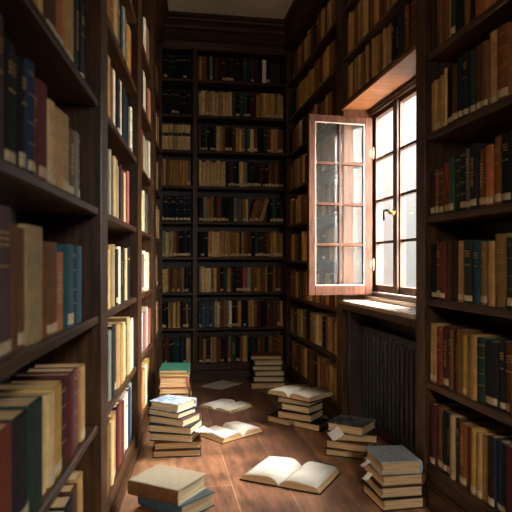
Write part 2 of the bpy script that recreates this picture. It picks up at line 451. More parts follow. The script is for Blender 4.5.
# casing
bm = bmesh.new()
box(bm, 0.0, 0.08, YF - 0.035, YF - 0.001, FZ0 - 0.03, WZ1 - 0.01)
box(bm, 0.0, 0.08, YN + 0.001, ADDED_PIER + 0.035, FZ0 - 0.03, WZ1 - 0.01)  # includes the unseen infill added to block window light
box(bm, -0.012, 0.08, ADDED_PIER + 0.035, YF - 0.035, FZ1 - 0.005, WZ1 - 0.012)
box(bm, -0.022, -0.012, YN + 0.013, YF - 0.013, FZ1 + 0.008, WZ1 - 0.018)
box(bm, -0.012, 0.08, ADDED_PIER + 0.035, YF - 0.035, FZ0 - 0.03, FZ0 - 0.008)
obj('window_frame', bm, frame_wood, win, 0.002)
# casements
k2 = Frame(1.40, 5.37, 0, -1)
MY = 5.37 - k2.at(398.5)                  # meeting stiles
def casement(y0, y1, cols):
    """y0<y1, frame plus glazing bars"""
    bm = bmesh.new(); st = 0.038
    x0, x1 = 0.012, 0.05
    box(bm, x0, x1, y0, y0 + st, FZ0, FZ1); box(bm, x0, x1, y1 - st, y1, FZ0, FZ1)
    box(bm, x0, x1, y0 + st, y1 - st, FZ0, FZ0 + 0.045); box(bm, x0, x1, y0 + st, y1 - st, FZ1 - 0.03, FZ1)
    o = obj('casement', bm, frame_wood, win, 0.003)
    bm = bmesh.new()
    ph = (FZ1 - 0.03 - FZ0 - 0.045) / 4
    for i in range(1, 4):
        z = FZ0 + 0.045 + ph * i
        box(bm, x0 + 0.006, x1 - 0.006, y0 + st, y1 - st, z - 0.008, z + 0.008)
    for c in range(1, cols):
        y = y0 + (y1 - y0) * c / cols
        box(bm, x0 + 0.006, x1 - 0.006, y - 0.009, y + 0.009, FZ0 + 0.045, FZ1 - 0.03)
    obj('glazing_bar', bm, frame_wood, o)
    bm = bmesh.new(); box(bm, 0.03, 0.033, y0 + st, y1 - st, FZ0 + 0.045, FZ1 - 0.03)
    obj('window_glass', bm, glass_outer, o)
casement(MY, YF - 0.036, 1)
casement(ADDED_PIER + 0.036, MY - 0.002, 1)
# meeting rail cover and brass handle
bm = bmesh.new(); box(bm, -0.004, 0.014, MY - 0.03, MY + 0.028, FZ0 + 0.002, FZ1 - 0.01)
obj('meeting_strip', bm, frame_wood, win, 0.003)
bm = bmesh.new()
hz = 1.09 + (263 - 211) / FPX * 3.35
cyl(bm, (-0.008, MY, hz), 0.020, 0.010, 'x', 16); cyl(bm, (-0.026, MY, hz), 0.009, 0.036, 'x', 12)
cyl(bm, (-0.03, MY - 0.02, hz - 0.008), 0.008, 0.045, 'y', 12)
hd = obj('window_handle', bm, brass, win, smooth=True)
bm = bmesh.new()
cyl(bm, (-0.044, MY + 0.032, hz + 0.012), 0.0075, 0.075, 'y', 10); cyl(bm, (-0.044, MY + 0.066, hz - 0.016), 0.0075, 0.06, 'z', 10)
obj('handle_lever', bm, iron, hd, smooth=True)
# ledge and sill
wbox('window_ledge', 1.345, 1.46, YN + 0.001, YF - 0.001, 0.855, 0.874, sill_wood)
sill = bx('window_sill', -0.02, 0.272, YN + 0.002, YF - 0.002, 0.828, 0.85, sill_wood, win, 0.004); sill.location.x = 1.186 - 1.38
bx('sill_nosing', -0.20, -0.186, YN + 0.002, YF - 0.002, 0.79, 0.828, wood_y, win, 0.004)
# panelled apron under the sill, flanking the radiator
bm = bmesh.new()
box(bm, -0.16, 0.07, YF - 0.06, YF - 0.002, 0.0, 0.79)
box(bm, 0.03, 0.07, YN + 0.002, YF - 0.06, 0.0, 0.79)
box(bm, -0.17, 0.07, YN + 0.002, YF - 0.002, 0.79, 0.827)
obj('apron_panel', bm, wood_dark, win, 0.004)
struct(bx('baseboard_right', 1.38, 1.408, YN + 0.002, YF - 0.07, 0.0, 0.12, wood_y, None, 0.004))

# open inner sash
HX, HYY = 1.366, 3.615
ang = math.atan2(3.570 - HYY, 0.93 - HX)
sash = empty('open_window_sash', (HX, HYY, 0), ang, 'hinged reddish wooden window sash with eight panes, swung open into the room', 'window sash')
SW, SZ0, SZ1 = 0.438, 0.885, 2.03
bm = bmesh.new(); st = 0.044; dp = 0.035
box(bm, 0.0, 0.052, 0, dp, SZ0, SZ1); box(bm, SW - st, SW, 0, dp, SZ0, SZ1)
box(bm, 0.052, SW - st, 0, dp, SZ0, SZ0 + 0.062); box(bm, 0.052, SW - st, 0, dp, SZ1 - 0.045, SZ1)
obj('sash_frame', bm, sash_wood, sash, 0.004)
gz0, gz1, gx0, gx1 = SZ0 + 0.062, SZ1 - 0.045, 0.052, SW - st
for i in range(1, 4):
    z = gz0 + (gz1 - gz0) * i / 4
    bm = bmesh.new(); box(bm, gx0, gx1, 0.006, dp - 0.006, z - 0.009, z + 0.009); obj('glazing_bar', bm, sash_wood, sash, 0.003)
bm = bmesh.new(); xm = (gx0 + gx1) / 2; box(bm, xm - 0.009, xm + 0.009, 0.0065, dp - 0.0065, gz0, gz1); obj('glazing_bar', bm, sash_wood, sash, 0.003)
# pale putty bead round the glazing
bm = bmesh.new()
for z in (gz0, gz1 - 0.006): box(bm, gx0, gx1, dp - 0.010, dp - 0.003, z, z + 0.006)
for x in (gx0, gx1 - 0.006): box(bm, x, x + 0.006, dp - 0.010, dp - 0.003, gz0, gz1)
obj('glazing_bead', bm, noise_mat('pale_putty', '#7a6a5c', '#94847a', (1, 1, 1), 20, 0.6), sash)
for c in range(2):
    for r in range(4):
        x0 = gx0 if c == 0 else xm + 0.009; x1 = xm - 0.009 if c == 0 else gx1
        z0 = gz0 + (gz1 - gz0) * r / 4 + (0.009 if r else 0); z1 = gz0 + (gz1 - gz0) * (r + 1) / 4 - (0.009 if r < 3 else 0)
        bm = bmesh.new(); box(bm, x0, x1, 0.016, 0.019, z0, z1); obj('pane', bm, glass_sash, sash)
for z in (1.08, 1.80):
    bm = bmesh.new(); cyl(bm, (-0.004, 0.039, z), 0.006, 0.075, 'z', 12); cyl(bm, (-0.004, 0.039, z), 0.0075, 0.012, 'z', 12)
    box(bm, 0, 0.014, 0.034, 0.038, z - 0.022, z + 0.022)
    obj('hinge', bm, steel, sash)

# ------------------------------------------------------------------ radiator
rad = empty('radiator', (1.30, 0, 0), 0, 'black cast iron radiator with vertical fins under the window sill', 'radiator')
RY1 = 5.37 - Frame(1.30, 5.37, 0, -1).at(361); RY0 = YN + 0.06
nsec = int((RY1 - RY0) / 0.06)
for i in range(nsec):
    y = RY1 - 0.03 - i * 0.06
    bm = bmesh.new()
    pts = [(0.0, -0.013), (0.004, -0.019), (0.012, -0.022), (0.02, -0.018), (0.028, -0.010), (0.036, -0.018), (0.05, -0.018), (0.056, -0.01), (0.056, 0.01), (0.05, 0.018), (0.036, 0.018), (0.028, 0.010), (0.02, 0.018), (0.012, 0.022), (0.004, 0.019), (0.0, 0.013)]
    pts = [(p[0], p[1] + y) for p in pts]
    prism(bm, pts, 0.13, 0.64)
    for z0, z1 in ((0.10, 0.15), (0.62, 0.672)):
        box(bm, 0.006, 0.05, y - 0.0285, y + 0.0285, z0, z1)
    obj('radiator_section', bm, iron, rad, 0.003)
for y in (RY1 - 0.03, RY1 - 0.03 - (nsec - 1) * 0.06):
    bm = bmesh.new(); box(bm, 0.005, 0.035, y - 0.015, y + 0.015, 0.0, 0.10); obj('foot', bm, iron, rad, 0.004)
bm = bmesh.new(); box(bm, -0.006, 0.06, RY0 - 0.02, RY1, 0.672, 0.690); obj('top_plate', bm, iron, rad, 0.004)
bm = bmesh.new(); cyl(bm, (0.028, RY1 + 0.02, 0.062), 0.011, 0.12, 'z'); cyl(bm, (0.028, RY1 + 0.01, 0.125), 0.016, 0.05, 'y'); obj('supply_pipe', bm, iron, rad)

# ------------------------------------------------------------------ books
def cover_outline(T, D, t, r):
    seg = 7; out = []
    out.append((0, D)); out.append((0, r))
    for i in range(1, seg):
        a = math.pi * i / seg
        out.append((T / 2 - math.cos(a) * T / 2, r - math.sin(a) * r * 0.95))
    out.append((T, r)); out.append((T, D)); out.append((T - t, D)); out.append((T - t, r + t)); out.append((t, r + t)); out.append((t, D))
    return out

def spine_patch(bm, T, r, z0, z1, M, e=0.0007, mi=0):
    seg = 7; o = []; inn = []
    for i in range(0, seg + 1):
        a = math.pi * i / seg
        x = T / 2 - math.cos(a) * T / 2; y = r - math.sin(a) * r * 0.95
        nx, ny = -math.cos(a), -math.sin(a)
        if i in (0, seg): continue
        o.append((x + nx * e * 0.5, y - e)); inn.append((x, y + 0.0004))
    prism(bm, o + inn[::-1], z0, z1, M, mi)

def page_outline(T, D, t, r):
    out = [(t, r + t), (T - t, r + t), (T - t, D - 0.003)]
    for i in range(1, 5):
        a = i / 5
        out.append((T - t - (T - 2 * t) * a, D - 0.003 - math.sin(math.pi * a) * min(0.008, T * 0.15)))
    out.append((t, D - 0.003))
    return out

LIE = lambda H, D: Matrix(((0, 0, -1, H / 2), (0, 1, 0, -D / 2), (1, 0, 0, 0), (0, 0, 0, 1)))
def book_parts(T, D, H, M, cover, pages, label=0, bands=0, root=None, rng=None, spine_cloth=None, black_lab=False, flat=False):
    t = 0.0042 if flat else max(0.0022, min(0.0035, T * 0.08)); r = min(T * 0.28, 0.009)
    ov = 0.006 if flat else 0.003
    bm = bmesh.new(); prism(bm, cover_outline(T, D + ov - 0.003, t, r), 0, H, M)
    if bands == 1:      # double fillets
        for q in (0.90, 0.88, 0.70, 0.45, 0.27): spine_patch(bm, T, r, H * q, H * q + 0.0018, M, mi=1)
    elif bands == 2:    # short title lines
        for q in (0.82, 0.78, 0.74, 0.60):
            for v in (0.25, 0.52):
                x0 = T * v + 0.001; box(bm, x0, x0 + T * 0.2, r - r * 0.96 - 0.0012, r * 0.30, H * q, H * q + 0.004, M, 1)
    elif bands == 3:    # worn upright title running up the spine
        z = H * 0.34; k = 0
        while z < H * 0.78:
            g = 0.006 + 0.006 * ((k * 7) % 3) / 2
            box(bm, T * 0.34, T * 0.62, r - r * 0.96 - 0.0012, r * 0.30, z, z + g * 0.6, M, 1); z += g + 0.002; k += 1
    obj('cover', bm, [cover, gilt] if bands else cover, root)
    bm = bmesh.new(); prism(bm, page_outline(T, D, t, r), ov, H - ov, M)
    obj('page_block', bm, pages, root)
    if spine_cloth is not None:
        bm = bmesh.new(); spine_patch(bm, T, r, 0.0, H, M, 0.0012)
        obj('spine_cloth', bm, spine_cloth, root)
    if label:
        bm = bmesh.new(); spine_patch(bm, T, r, 0.010, 0.010 + label, M, 0.0009)
        obj('spine_label', bm, paper_label, root)
    if black_lab:
        bm = bmesh.new(); spine_patch(bm, T, r, H * 0.55, H * 0.68, M, 0.0009)
        obj('title_label', bm, black_label, root)

ORD = ['first', 'second', 'third', 'fourth', 'fifth', 'sixth', 'seventh', 'eighth', 'ninth', 'tenth', 'eleventh', 'twelfth', 'thirteenth', 'fourteenth', 'fifteenth',
       'sixteenth', 'seventeenth', 'eighteenth', 'nineteenth', 'twentieth', 'twenty-first', 'twenty-second', 'twenty-third', 'twenty-fourth', 'twenty-fifth', 'twenty-sixth', 'twenty-seventh', 'twenty-eighth', 'twenty-ninth', 'thirtieth']
rng = random.Random(11)
SPECS = []      # every shelved book as a spec; the largest in the picture become things, the rest one mesh

def project(p):
    xc = p[0] * CP - p[1] * SP; d = p[0] * SP + p[1] * CP
    d = max(d, 0.05)
    return (256 + FPX * xc / d, HORIZON - FPX * (p[2] - EYE) / d)

def row(fr, u0, u1, z, codes, h=0.25, jit=0.07, depth=0.165, inset=0.03, loc='', grp='', rev=False, lab=0.5, band=0.5, widths=None, heights=None, full=True, loose=0.0, maxlab=0.022, wj=0.35, blk=False):
    """one row of upright books from u0 to u1 on a board whose top is at z. rev: the ordinal counts from the u1 end"""
    codes = codes.replace(' ', '')
    n = len(codes)
    if widths is None: widths = [1 + rng.uniform(-wj, wj) for _ in range(n)]
    tot = sum(widths); L = (u1 - u0)
    u = u0
    for i, c in enumerate(codes):
        w = widths[i] / tot * L
        hh = (heights[i] if heights else h * (1 + rng.uniform(-jit, jit)))
        dd = depth * (1 + rng.uniform(-0.08, 0.08))
        ins = inset + rng.uniform(-0.006, 0.008)
        if c != '_':
            lean = 0.0
            if c == '/': c = 'b' if i % 2 else 't'; lean = 0.30
            bd = 0
            if rng.random() < band: bd = rng.choice((1, 2, 2, 3)) if c not in 'cwt' else rng.choice((2, 1))
            lb = maxlab * rng.uniform(0.8, 1.3) if rng.random() < lab else 0
            idx = (n - 1 - i) if rev else i
            T = w * (0.9 if lean else 1) - 0.0012
            dd2 = dd
            p0 = project(fr.w(u, ins, z)); p1 = project(fr.w(u + w, ins, z + hh)); p2 = project(fr.w(u + w, ins, z)); p3 = project(fr.w(u, ins, z + hh))
            xs = sorted((p0[0], p1[0])); x0, x1 = max(0, xs[0]), min(512, xs[1])
            ylo = min((p0[1] + p2[1]) / 2, 512); yhi = max((p1[1] + p3[1]) / 2, 0)
            area = max(0, x1 - x0) * max(0, ylo - yhi)
            SPECS.append(dict(var=rng.choice(('', '', '1', '2')), fr=fr, u=u, T=T, H=hh, D=dd2, ins=ins, z=z, c=c, bd=bd, lb=lb, lean=lean, area=area, idx=idx, loc=loc, grp=grp, blk=blk, rel=hh))
        u += w

def bw(fr, pxs):
    """widths from picture columns"""
    s = [fr.at(p, 0.022) for p in pxs]
    return s[0], s[-1], [abs(s[i + 1] - s[i]) for i in range(len(s) - 1)]

# --- left bookcase, nearest bay
def lrow(k, codes, pxs, hs, loc, **kw):
    u0, u1, w = bw(LEFT, pxs)
    row(LEFT, u0, u1, L_Z[k] + 0.0305, codes, widths=w, heights=hs, depth=0.17, inset=0.022, loc=loc, grp='books in the nearest bay of the left bookcase', rev=True, **kw)
lrow(4, 'KcGtcbOtdKK', [2, 12, 20, 31, 41, 47, 58, 66, 75, 78, 82, 86], [.25, .25, .24, .25, .25, .25, .26, .26, .27, .27, .27], 'top visible shelf of the nearest left bay', lab=0.6, band=0.2)
lrow(3, 'mKKNbRctcbeb', [-6, 9, 21, 27.5, 34.5, 39.5, 48.5, 55.5, 64, 71.5, 76.5, 80, 83], [.30, .27, .255, .265, .235, .25, .225, .225, .235, .21, .215, .22], 'second shelf down, nearest left bay', lab=0.5, band=0.5, maxlab=0.026)
lrow(2, 'mbbcbOTKT', [-8, 13, 22, 30, 46.5, 57.5, 67.5, 73.5, 78, 83], [.31, .28, .275, .285, .25, .225, .25, .245, .25], 'third shelf down, nearest left bay', lab=0.5, band=0.4, maxlab=0.028)
lrow(1, 'rKGccyRRmpt', [-6, 16, 30, 43, 50, 56, 63.5, 70, 73, 76.5, 81.5, 86], [.25, .255, .26, .235, .245, .25, .245, .255, .25, .25, .25], 'fourth shelf down, nearest left bay', lab=0.6, band=0.3, maxlab=0.03)
lrow(0, 'KcKbcKbt', [-14, 10, 30, 44, 56, 68, 75, 80, 85.5], [.24, .25, .24, .25, .24, .25, .26, .27], 'lowest shelf of the nearest left bay', lab=0.4, band=0.2)
# --- second bay
def lrow2(k, codes, h, loc, end=132, **kw):
    hs = kw.pop('heights', None)
    row(LEFT, LU[1] + 0.01, LEFT.at(end, 0.022), L_Z[k] + 0.0305, codes, h=h, jit=0.06, depth=0.17, inset=0.022, heights=hs, loc=loc, grp='books in the second bay of the left bookcase', lab=0.1, band=0.25, **kw)
lrow2(6, 'tcbOtcKwbt', .27, 'topmost shelf, second left bay')
lrow2(5, 'tcbObteKemtyO', .27, 'second shelf down, second left bay')
lrow2(4, 'cctcbwKwKNKKw', .27, 'third shelf down, second left bay')
lrow2(3, 'wKewKcccKRrcp', .27, 'fourth shelf down, second left bay', end=129)
lrow2(2, 'wccyccKwKKRcK', .265, 'fifth shelf down, second left bay', end=130)
lrow2(1, 'wKeKKttccccw', .29, 'sixth shelf down, second left bay', end=134)
lrow2(0, 'KeybcypRrRwwNNS', .29, 'lowest shelf, second left bay', end=133)
# --- third bay
def lrow3(k, codes, h, loc, end=150.5):
    row(LEFT, LU2[1] + 0.01, LEFT.at(end, 0.022), L_Z[k] + 0.0305, codes, h=h, jit=0.08, depth=0.17, inset=0.022, loc=loc, grp='books in the third bay of the left bookcase', lab=0.1, band=0.2)
for k, cds, nm in ((6, 'tcKwpcb', 'topmost'), (5, 'cwKwwKpt', 'second'), (4, 'cccbwwew', 'third'), (3, 'wecweKe', 'fourth'), (2, 'wwpewwb', 'fifth'), (1, 'KwSpwwp', 'sixth'), (0, 'cwOtwcy', 'lowest')):
    lrow3(k, cds, .27, nm + (' shelf' if nm in ('topmost', 'lowest') else ' shelf down') + ', third left bay')
for k in range(1, 7):
    row(LEFT, LU3[1] + 0.01, L_END - 0.1, L_Z[k] + 0.0305, 'tcbOcwtbcO', h=.26, depth=0.17, inset=0.022, loc=(ORD[6 - k] + ' shelf down') + ', last left bay', grp='books in the last bay of the left bookcase')

# --- right near bay
def rrow(k, codes, pxs, hs, loc, **kw):
    u0, u1, w = bw(RIGHT, pxs)
    u0 = max(u0, RN[1] + 0.004)
    row(RIGHT, u0, u1, R_Z[k] + 0.0325, codes, widths=w, heights=hs, depth=0.165, inset=0.02, loc=loc, grp='books in the near right bookcase', **kw)
rrow(5, 'dbbbtGKKbKO', [427.5, 431, 436, 440, 445, 449, 454, 458, 463, 467, 472, 484], [.26, .26, .26, .26, .25, .26, .25, .25, .26, .26, .25], 'top visible shelf of the near right bay', lab=0.1, band=0.2)
rrow(4, 'tttycKbNKGbbtO', [427.5, 431, 434.5, 437.5, 441, 444, 450, 456, 461, 467, 473, 480, 487, 496, 508], [.225, .225, .225, .23, .25, .245, .235, .25, .26, .25, .255, .25, .27, .265], 'second shelf down, near right bay', lab=0.5, band=0.5)
rrow(3, 'dbbrGGKeKbOOKKd', [429, 433, 436.5, 440.5, 447.5, 452.5, 458, 464.5, 469.5, 476.5, 484, 492, 500, 510, 522, 530], [.19, .20, .20, .215, .225, .235, .25, .24, .25, .22, .225, .245, .25, .26, .26], 'third shelf down, near right bay', lab=0.85, band=0.7)
rrow(2, 'KrrbdtGTtttGd', [429, 434.5, 439, 444, 450, 455, 462.5, 471.5, 478.5, 486, 492.5, 506, 516, 524], [.245, .25, .25, .25, .25, .25, .25, .24, .24, .24, .265, .25, .25], 'fourth shelf down, near right bay', lab=0.6, band=0.5)
rrow(1, 'ttrRbbbyytGKKbbd', [428.5, 431.5, 434.5, 440.5, 447, 451, 455, 461, 465, 469, 475.5, 483, 496, 503, 509, 516, 524], [.26, .25, .25, .26, .25, .25, .26, .24, .235, .25, .245, .24, .25, .245, .25, .25], 'fifth shelf down, near right bay', lab=0.7, band=0.5)
rrow(0, 'RbKNcdObyttKNRRK', [430, 435, 440.5, 445, 449.5, 453.5, 457.5, 465, 470, 475, 480, 487, 494, 505, 516, 528, 540], [.27, .275, .26, .26, .265, .26, .25, .245, .255, .25, .25, .26, .255, .26, .25, .25], 'sixth shelf down, near right bay', lab=0.6, band=0.3)

# --- above the window
row(RIGHT, RF[2] + 0.02, RN[0] - 0.01, 2.1325, 'tttbtttbtttbtttbtttKKKbbbbd', h=.235, jit=0.04, depth=0.165, inset=0.025, loc='shelf directly above the window', grp='books on the shelves above the window', lab=0.05, band=0.3)
row(RIGHT, RF[2] + 0.02, RN[0] - 0.01, 2.4285, 'bttbbttctbbttbdbbtdttbtbttb', h=.26, jit=0.05, depth=0.165, inset=0.025, loc='second shelf above the window', grp='books on the shelves above the window', lab=0.05, band=0.3)
row(RIGHT, RF[2] + 0.02, RN[0] - 0.01, 2.7585, 'tbbtbbdbttbbdbtbbdtbbtbbdbt', h=.26, jit=0.05, depth=0.165, inset=0.025, loc='third shelf above the window', grp='books on the shelves above the window', lab=0.05, band=0.3)

# --- far right bay
farc = ['btbbtybbdtbbty_', 'tbKtcbKtctKbtbt', 'bbtbdbtcbtdbtbt', 'btbbdttbbtdbbtd', 'tbctbbtcbbtbtbt', 'tbtcbtdbtbbttbb', 'KbtcKRbttdbtb__', 'GKbttyytbbRttb_', 'KbbtbctbKbtbtt_']
for k, cds in enumerate(farc):
    row(RIGHT, RF[0] + 0.07, RF[1] - 0.04, F_Z[k] + 0.0265, cds, h=.235 if k < 6 else 0.225, jit=0.06, depth=0.165, inset=0.025, loc=(ORD[8 - k] + ' shelf down') + ', far right bay', grp='books in the far right bay by the corner', lab=0.1, band=0.3)

# --- back bookcase
wide = ['btKctbKKtGKbtKGKbbKbbbb', 'TBBBewwbtewKbtKKdtybRKKbdbbt', 'eccwtcbKGtdNKRpgbbybbyKdtbbb', 'NKNtccctctytttdtbbKGKddbytyt', 'KeOtRbKKGeetc////__KGKN', 'ccccccccKddNKccNNKdRKKbbbdK', 'bKGKKGctyRKRtctTTcbKKGRttbb', 'ccccccccccGKGGKRRyttyttct', 'tbGgGbRRKKKKKGGbdKwK____']
for k, cds in enumerate(wide):
    u1 = BR[0] - 0.012
    row(BACK, BD[1] + 0.012, u1, B_Z[k] + 0.0265, cds, h=[.235, .245, .232, .235, .225, .23, .225, .225, .22][k], jit=0.05, depth=0.165, inset=0.02,
        loc=(ORD[8 - k] + ' shelf down') + ', wide back bay', grp='books in the wide bay of the back bookcase', lab=0.8 if k in (3, 4, 5, 6) else 0.4, band=0.45)
narrow = ['tKRbKGTTNTKtc', 'KKNKttcttKRtN', 'ccctRbtbbeKdK', 'ggcgttRKKNK', 'NNNNNNNN', 'OtttttOttt', 'ccccccc', 'KKKKKKKK', 'KKKKKKKK']
for k, cds in enumerate(narrow):
    row(BACK, BACK.at(160), BD[0] - 0.018, B_Z[k] + 0.0265, cds, h=[.235, .235, .225, .235, .235, .235, .235, .235, .22][k], jit=0.02 if k > 3 else 0.05, depth=0.165, inset=0.02,
        loc=(ORD[8 - k] + ' shelf down') + ', narrow back bay', grp='books in the narrow bay of the back bookcase', lab=1.0 if k in (3, 4) else 0.3, band=1.0 if k in (7, 8, 4) else 0.3, blk=(k == 6), wj=0.08 if k > 3 else 0.3)

SPECS.sort(key=lambda s: -s['area'])
MAXB = 262
def size_word(s):
    t = 'thick' if s['T'] > 0.055 else ('slim' if s['T'] < 0.026 else ('tall' if s['H'] > 0.262 else ('short' if s['H'] < 0.225 else '')))
    return t
def spec_matrix(s):
    M = Matrix.Translation(Vector((s['u'], s['ins'], s['z'])))
    return M
mass = bmesh.new(); mass_mats = []; mass_idx = {}
def midx(m):
    if m.name not in mass_idx: mass_idx[m.name] = len(mass_mats); mass_mats.append(m)
    return mass_idx[m.name]
for i, s in enumerate(SPECS):
    fr = s['fr']; T, D, H = s['T'], s['D'], s['H']
    lean = s['lean']
    x, y, z = fr.w(s['u'], s['ins'], s['z'] + T * math.sin(lean))
    if i < MAXB and s['area'] > 0:
        lb = ' with a pale label' if s['lb'] else ''
        side = 'from the upright' if s['loc'].endswith('nearest left bay') or 'nearest left bay' in s['loc'] else 'along'
        frm = 'from the upright' if 'nearest left' in s['loc'] or 'near right' in s['loc'] else 'from left'
        lab = ' '.join(('%s%s %s book, %s %s, %s' % ('leaning ' if lean else '', size_word(s), PAL[s['c']][1], ORD[s['idx']], frm, s['loc'])).split())
        e = empty('book', (x, y, z), fr.rz, lab, 'book', s['grp'])
        M = Matrix.Identity(4)
        if lean:
            M = Matrix.Rotation(lean, 4, 'Y')
        book_parts(T, D, H * (0.97 if lean else 1), M, CM[s['c'] + s['var']], pages_std, s['lb'], s['bd'], e, black_lab=s['blk'])
    else:
        M = Matrix.Translation((x, y, z)) @ Matrix.Rotation(fr.rz, 4, 'Z')
        if lean: M = M @ Matrix.Rotation(lean, 4, 'Y')
        t = 0.0025; r = min(T * 0.28, 0.009)
        prism(mass, cover_outline(T, D, t, r), 0, H, M, midx(CM[s['c'] + s['var']]))
        prism(mass, page_outline(T, D, t, r), 0.003, H - 0.003, M, midx(pages_std))
        if s['lb']: spine_patch(mass, T, r, 0.010, 0.010 + s['lb'], M, 0.0009, midx(paper_label))
        if s['blk']: spine_patch(mass, T, r, H * 0.55, H * 0.68, M, 0.0009, midx(black_label))
        if s['bd'] == 1:
            for q in (0.90, 0.70, 0.45): spine_patch(mass, T, r, H * q, H * q + 0.003, M, 0.0007, midx(gilt))
        elif s['bd']:
            spine_patch(mass, T, r, H * 0.75, H * 0.79, M, 0.0007, midx(gilt))
mo = obj('distant_book_rows', mass, mass_mats)
mo['kind'] = 'stuff'; mo['label'] = 'many small upright books filling the distant and upper shelves'; mo['category'] = 'books'

# ------------------------------------------------------------------ stacks on the floor
def lying(x, y, z, T, D, H, rot, c, label, grp, pages=pages_lie, spine=None, bands=0, cover=None):
    e = empty('book', (x, y, z), math.radians(rot), label, 'book', grp)
    book_parts(T, D, H, LIE(H, D), cover or CM[c], pages, 0, bands, e, spine_cloth=spine, flat=True)
    return e

def stack(x, y, items, where, grp):
    """items bottom up: (T, D, H, rot, dx, dy, colour, opts)"""
    z = 0.0; n = len(items)
    POS = {0: 'at the bottom', n - 1: 'on top'}
    for i, it in enumerate(items):
        T, D, H, rot, dx, dy, c = it[:7]; o = it[7] if len(it) > 7 else {}
        pos = POS.get(i, (ORD[n - 1 - i] + ' from top'))
        lab = '%s %s book lying %s of the %s' % (o.pop('look', ''), o.pop('colname', PAL[c][1]), pos, where)
        lying(x + dx, y + dy, z + 0.0004, T, D, H, rot, c, ' '.join(lab.split()), grp, **o)
        z += T + 0.0006
    return z

# S1 near left
stack(0.03, 2.50, [
    (.055, .20, .26, -40, 0.035, -0.02, 'b', {}),
    (.060, .20, .26, -49, 0.045, -0.005, 'B', {'pages': pages_white, 'colname': 'dull grey teal', 'cover': dull_teal}),
    (.062, .215, .255, -37, 0.01, 0.0, 'w', {'spine': CM['b'], 'pages': pages_white, 'look': 'thick', 'colname': 'pale linen', 'cover': linen})],
    'low pile beside the left bookcase', 'low pile by the left bookcase')
# S2 main left stack
stack(0.10, 3.40, [
    (.040, .21, .27, 177, 0.01, -0.01, 'K', {'look': 'wide'}),
    (.040, .21, .265, 179, 0.012, 0.0, 'b', {}),
    (.046, .20, .25, 160, 0.005, 0.0, 'd', {'pages': pages_white}),
    (.044, .20, .26, 156, 0.005, 0.0, 'G', {'pages': pages_white}),
    (.044, .19, .235, 144, 0.0, 0.0, 'm', {'pages': pages_white}),
    (.036, .18, .22, 141, -0.015, 0.0, 'K', {'pages': pages_white}),
    (.046, .185, .20, 142, -0.012, 0.0, 'N', {'cover': marble_blue, 'look': 'marbled', 'colname': 'blue and white', 'pages': pages_white})],
    'tall pile at the left bookcase', 'tall pile by the left bookcase')
# S3 green-topped stack behind
stack(0.125, 4.22, [
    (.050, .22, .31, 84, 0, 0, 'b', {}),
    (.050, .215, .31, 88, 0.004, 0, 'd', {}),
    (.046, .22, .30, 83, -0.004, 0, 't', {}),
    (.030, .22, .31, 86, 0.0, 0, 'K', {}),
    (.044, .215, .31, 86, 0.0, 0, 'b', {}),
    (.076, .205, .30, 85, -0.004, 0, 'p', {'look': 'very thick'}),
    (.022, .21, .31, 86, 0, 0, 't', {'look': 'thin'}),
    (.024, .205, .30, 84, 0, 0, 'E', {'look': 'thin'})],
    'green-topped pile behind the tall pile', 'green topped pile')
# S4 in the far corner
stack(0.955, 5.06, [
    (.055, .25, .30, 176, -0.005, 0, 'd', {'look': 'wide'}),
    (.050, .22, .27, 172, 0.01, 0, 'K', {'pages': pages_white}),
    (.048, .22, .26, 177, 0.008, 0, 'K', {'pages': pages_white}),
    (.044, .22, .26, 173, -0.006, 0, 'N', {'pages': pages_white}),
    (.050, .22, .25, 175, 0.004, 0, 'R', {'pages': pages_white}),
    (.036, .23, .27, 171, -0.012, 0, 'b', {'look': 'reddish'})],
    'pile in the far right corner', 'pile in the far corner')
# S5 middle stack: two books side by side at the bottom, three above, an open book on top
g5 = 'pile under the open book'
lying(0.858, 3.895, 0.0004, .047, .15, .20, 128, 'd', 'small dark brown book at the bottom, projecting left under the open-book pile', g5)
lying(1.018, 3.752, 0.0004, .046, .17, .205, 132, 'K', 'black book at the bottom, projecting towards the radiator under the open-book pile', g5, pages=pages_lie)
z5 = 0.048
for (T, D, H, rot, dx, dy, c, lb, pg) in (
    (.050, .21, .255, 140, 0.0, 0.0, 'K', 'black book third from top under the open book', pages_lie),
    (.048, .19, .225, 133, 0.012, 0.0, 'd', 'dark brown book second below the open book', pages_white),
    (.052, .20, .25, 137, 0.0, 0.01, 'K', 'black book with white pages directly beneath the open book', pages_white)):
    lying(0.955 + dx, 3.83 + dy, z5 + 0.0004, T, D, H, rot, c, lb, g5, pages=pg); z5 += T + 0.0008
# S6
stack(1.10, 3.20, [
    (.040, .21, .24, 150, -0.01, 0.01, 'K', {}),
    (.046, .21, .24, 143, 0.0, 0.0, 'b', {}),
    (.046, .20, .235, 158, 0.03, 0.0, 'd', {}),
    (.050, .205, .215, 138, 0.0, 0.0, 'K', {'cover': scuffed_black, 'look': 'scuffed'})],
    'pile in front of the radiator', 'pile in front of the radiator')
# S7
stack(1.07, 2.545, [
    (.050, .205, .24, 92, 0.0, -0.01, 'd', {}),
    (.050, .205, .235, 90, 0.0, -0.005, 'K', {}),
    (.050, .20, .235, 91, 0.004, 0.0, 'b', {}),
    (.056, .195, .225, 88, 0.004, 0.0, 'S', {'look': 'smooth'})],
    'pile beside the near right bookcase', 'pile by the near right bookcase')

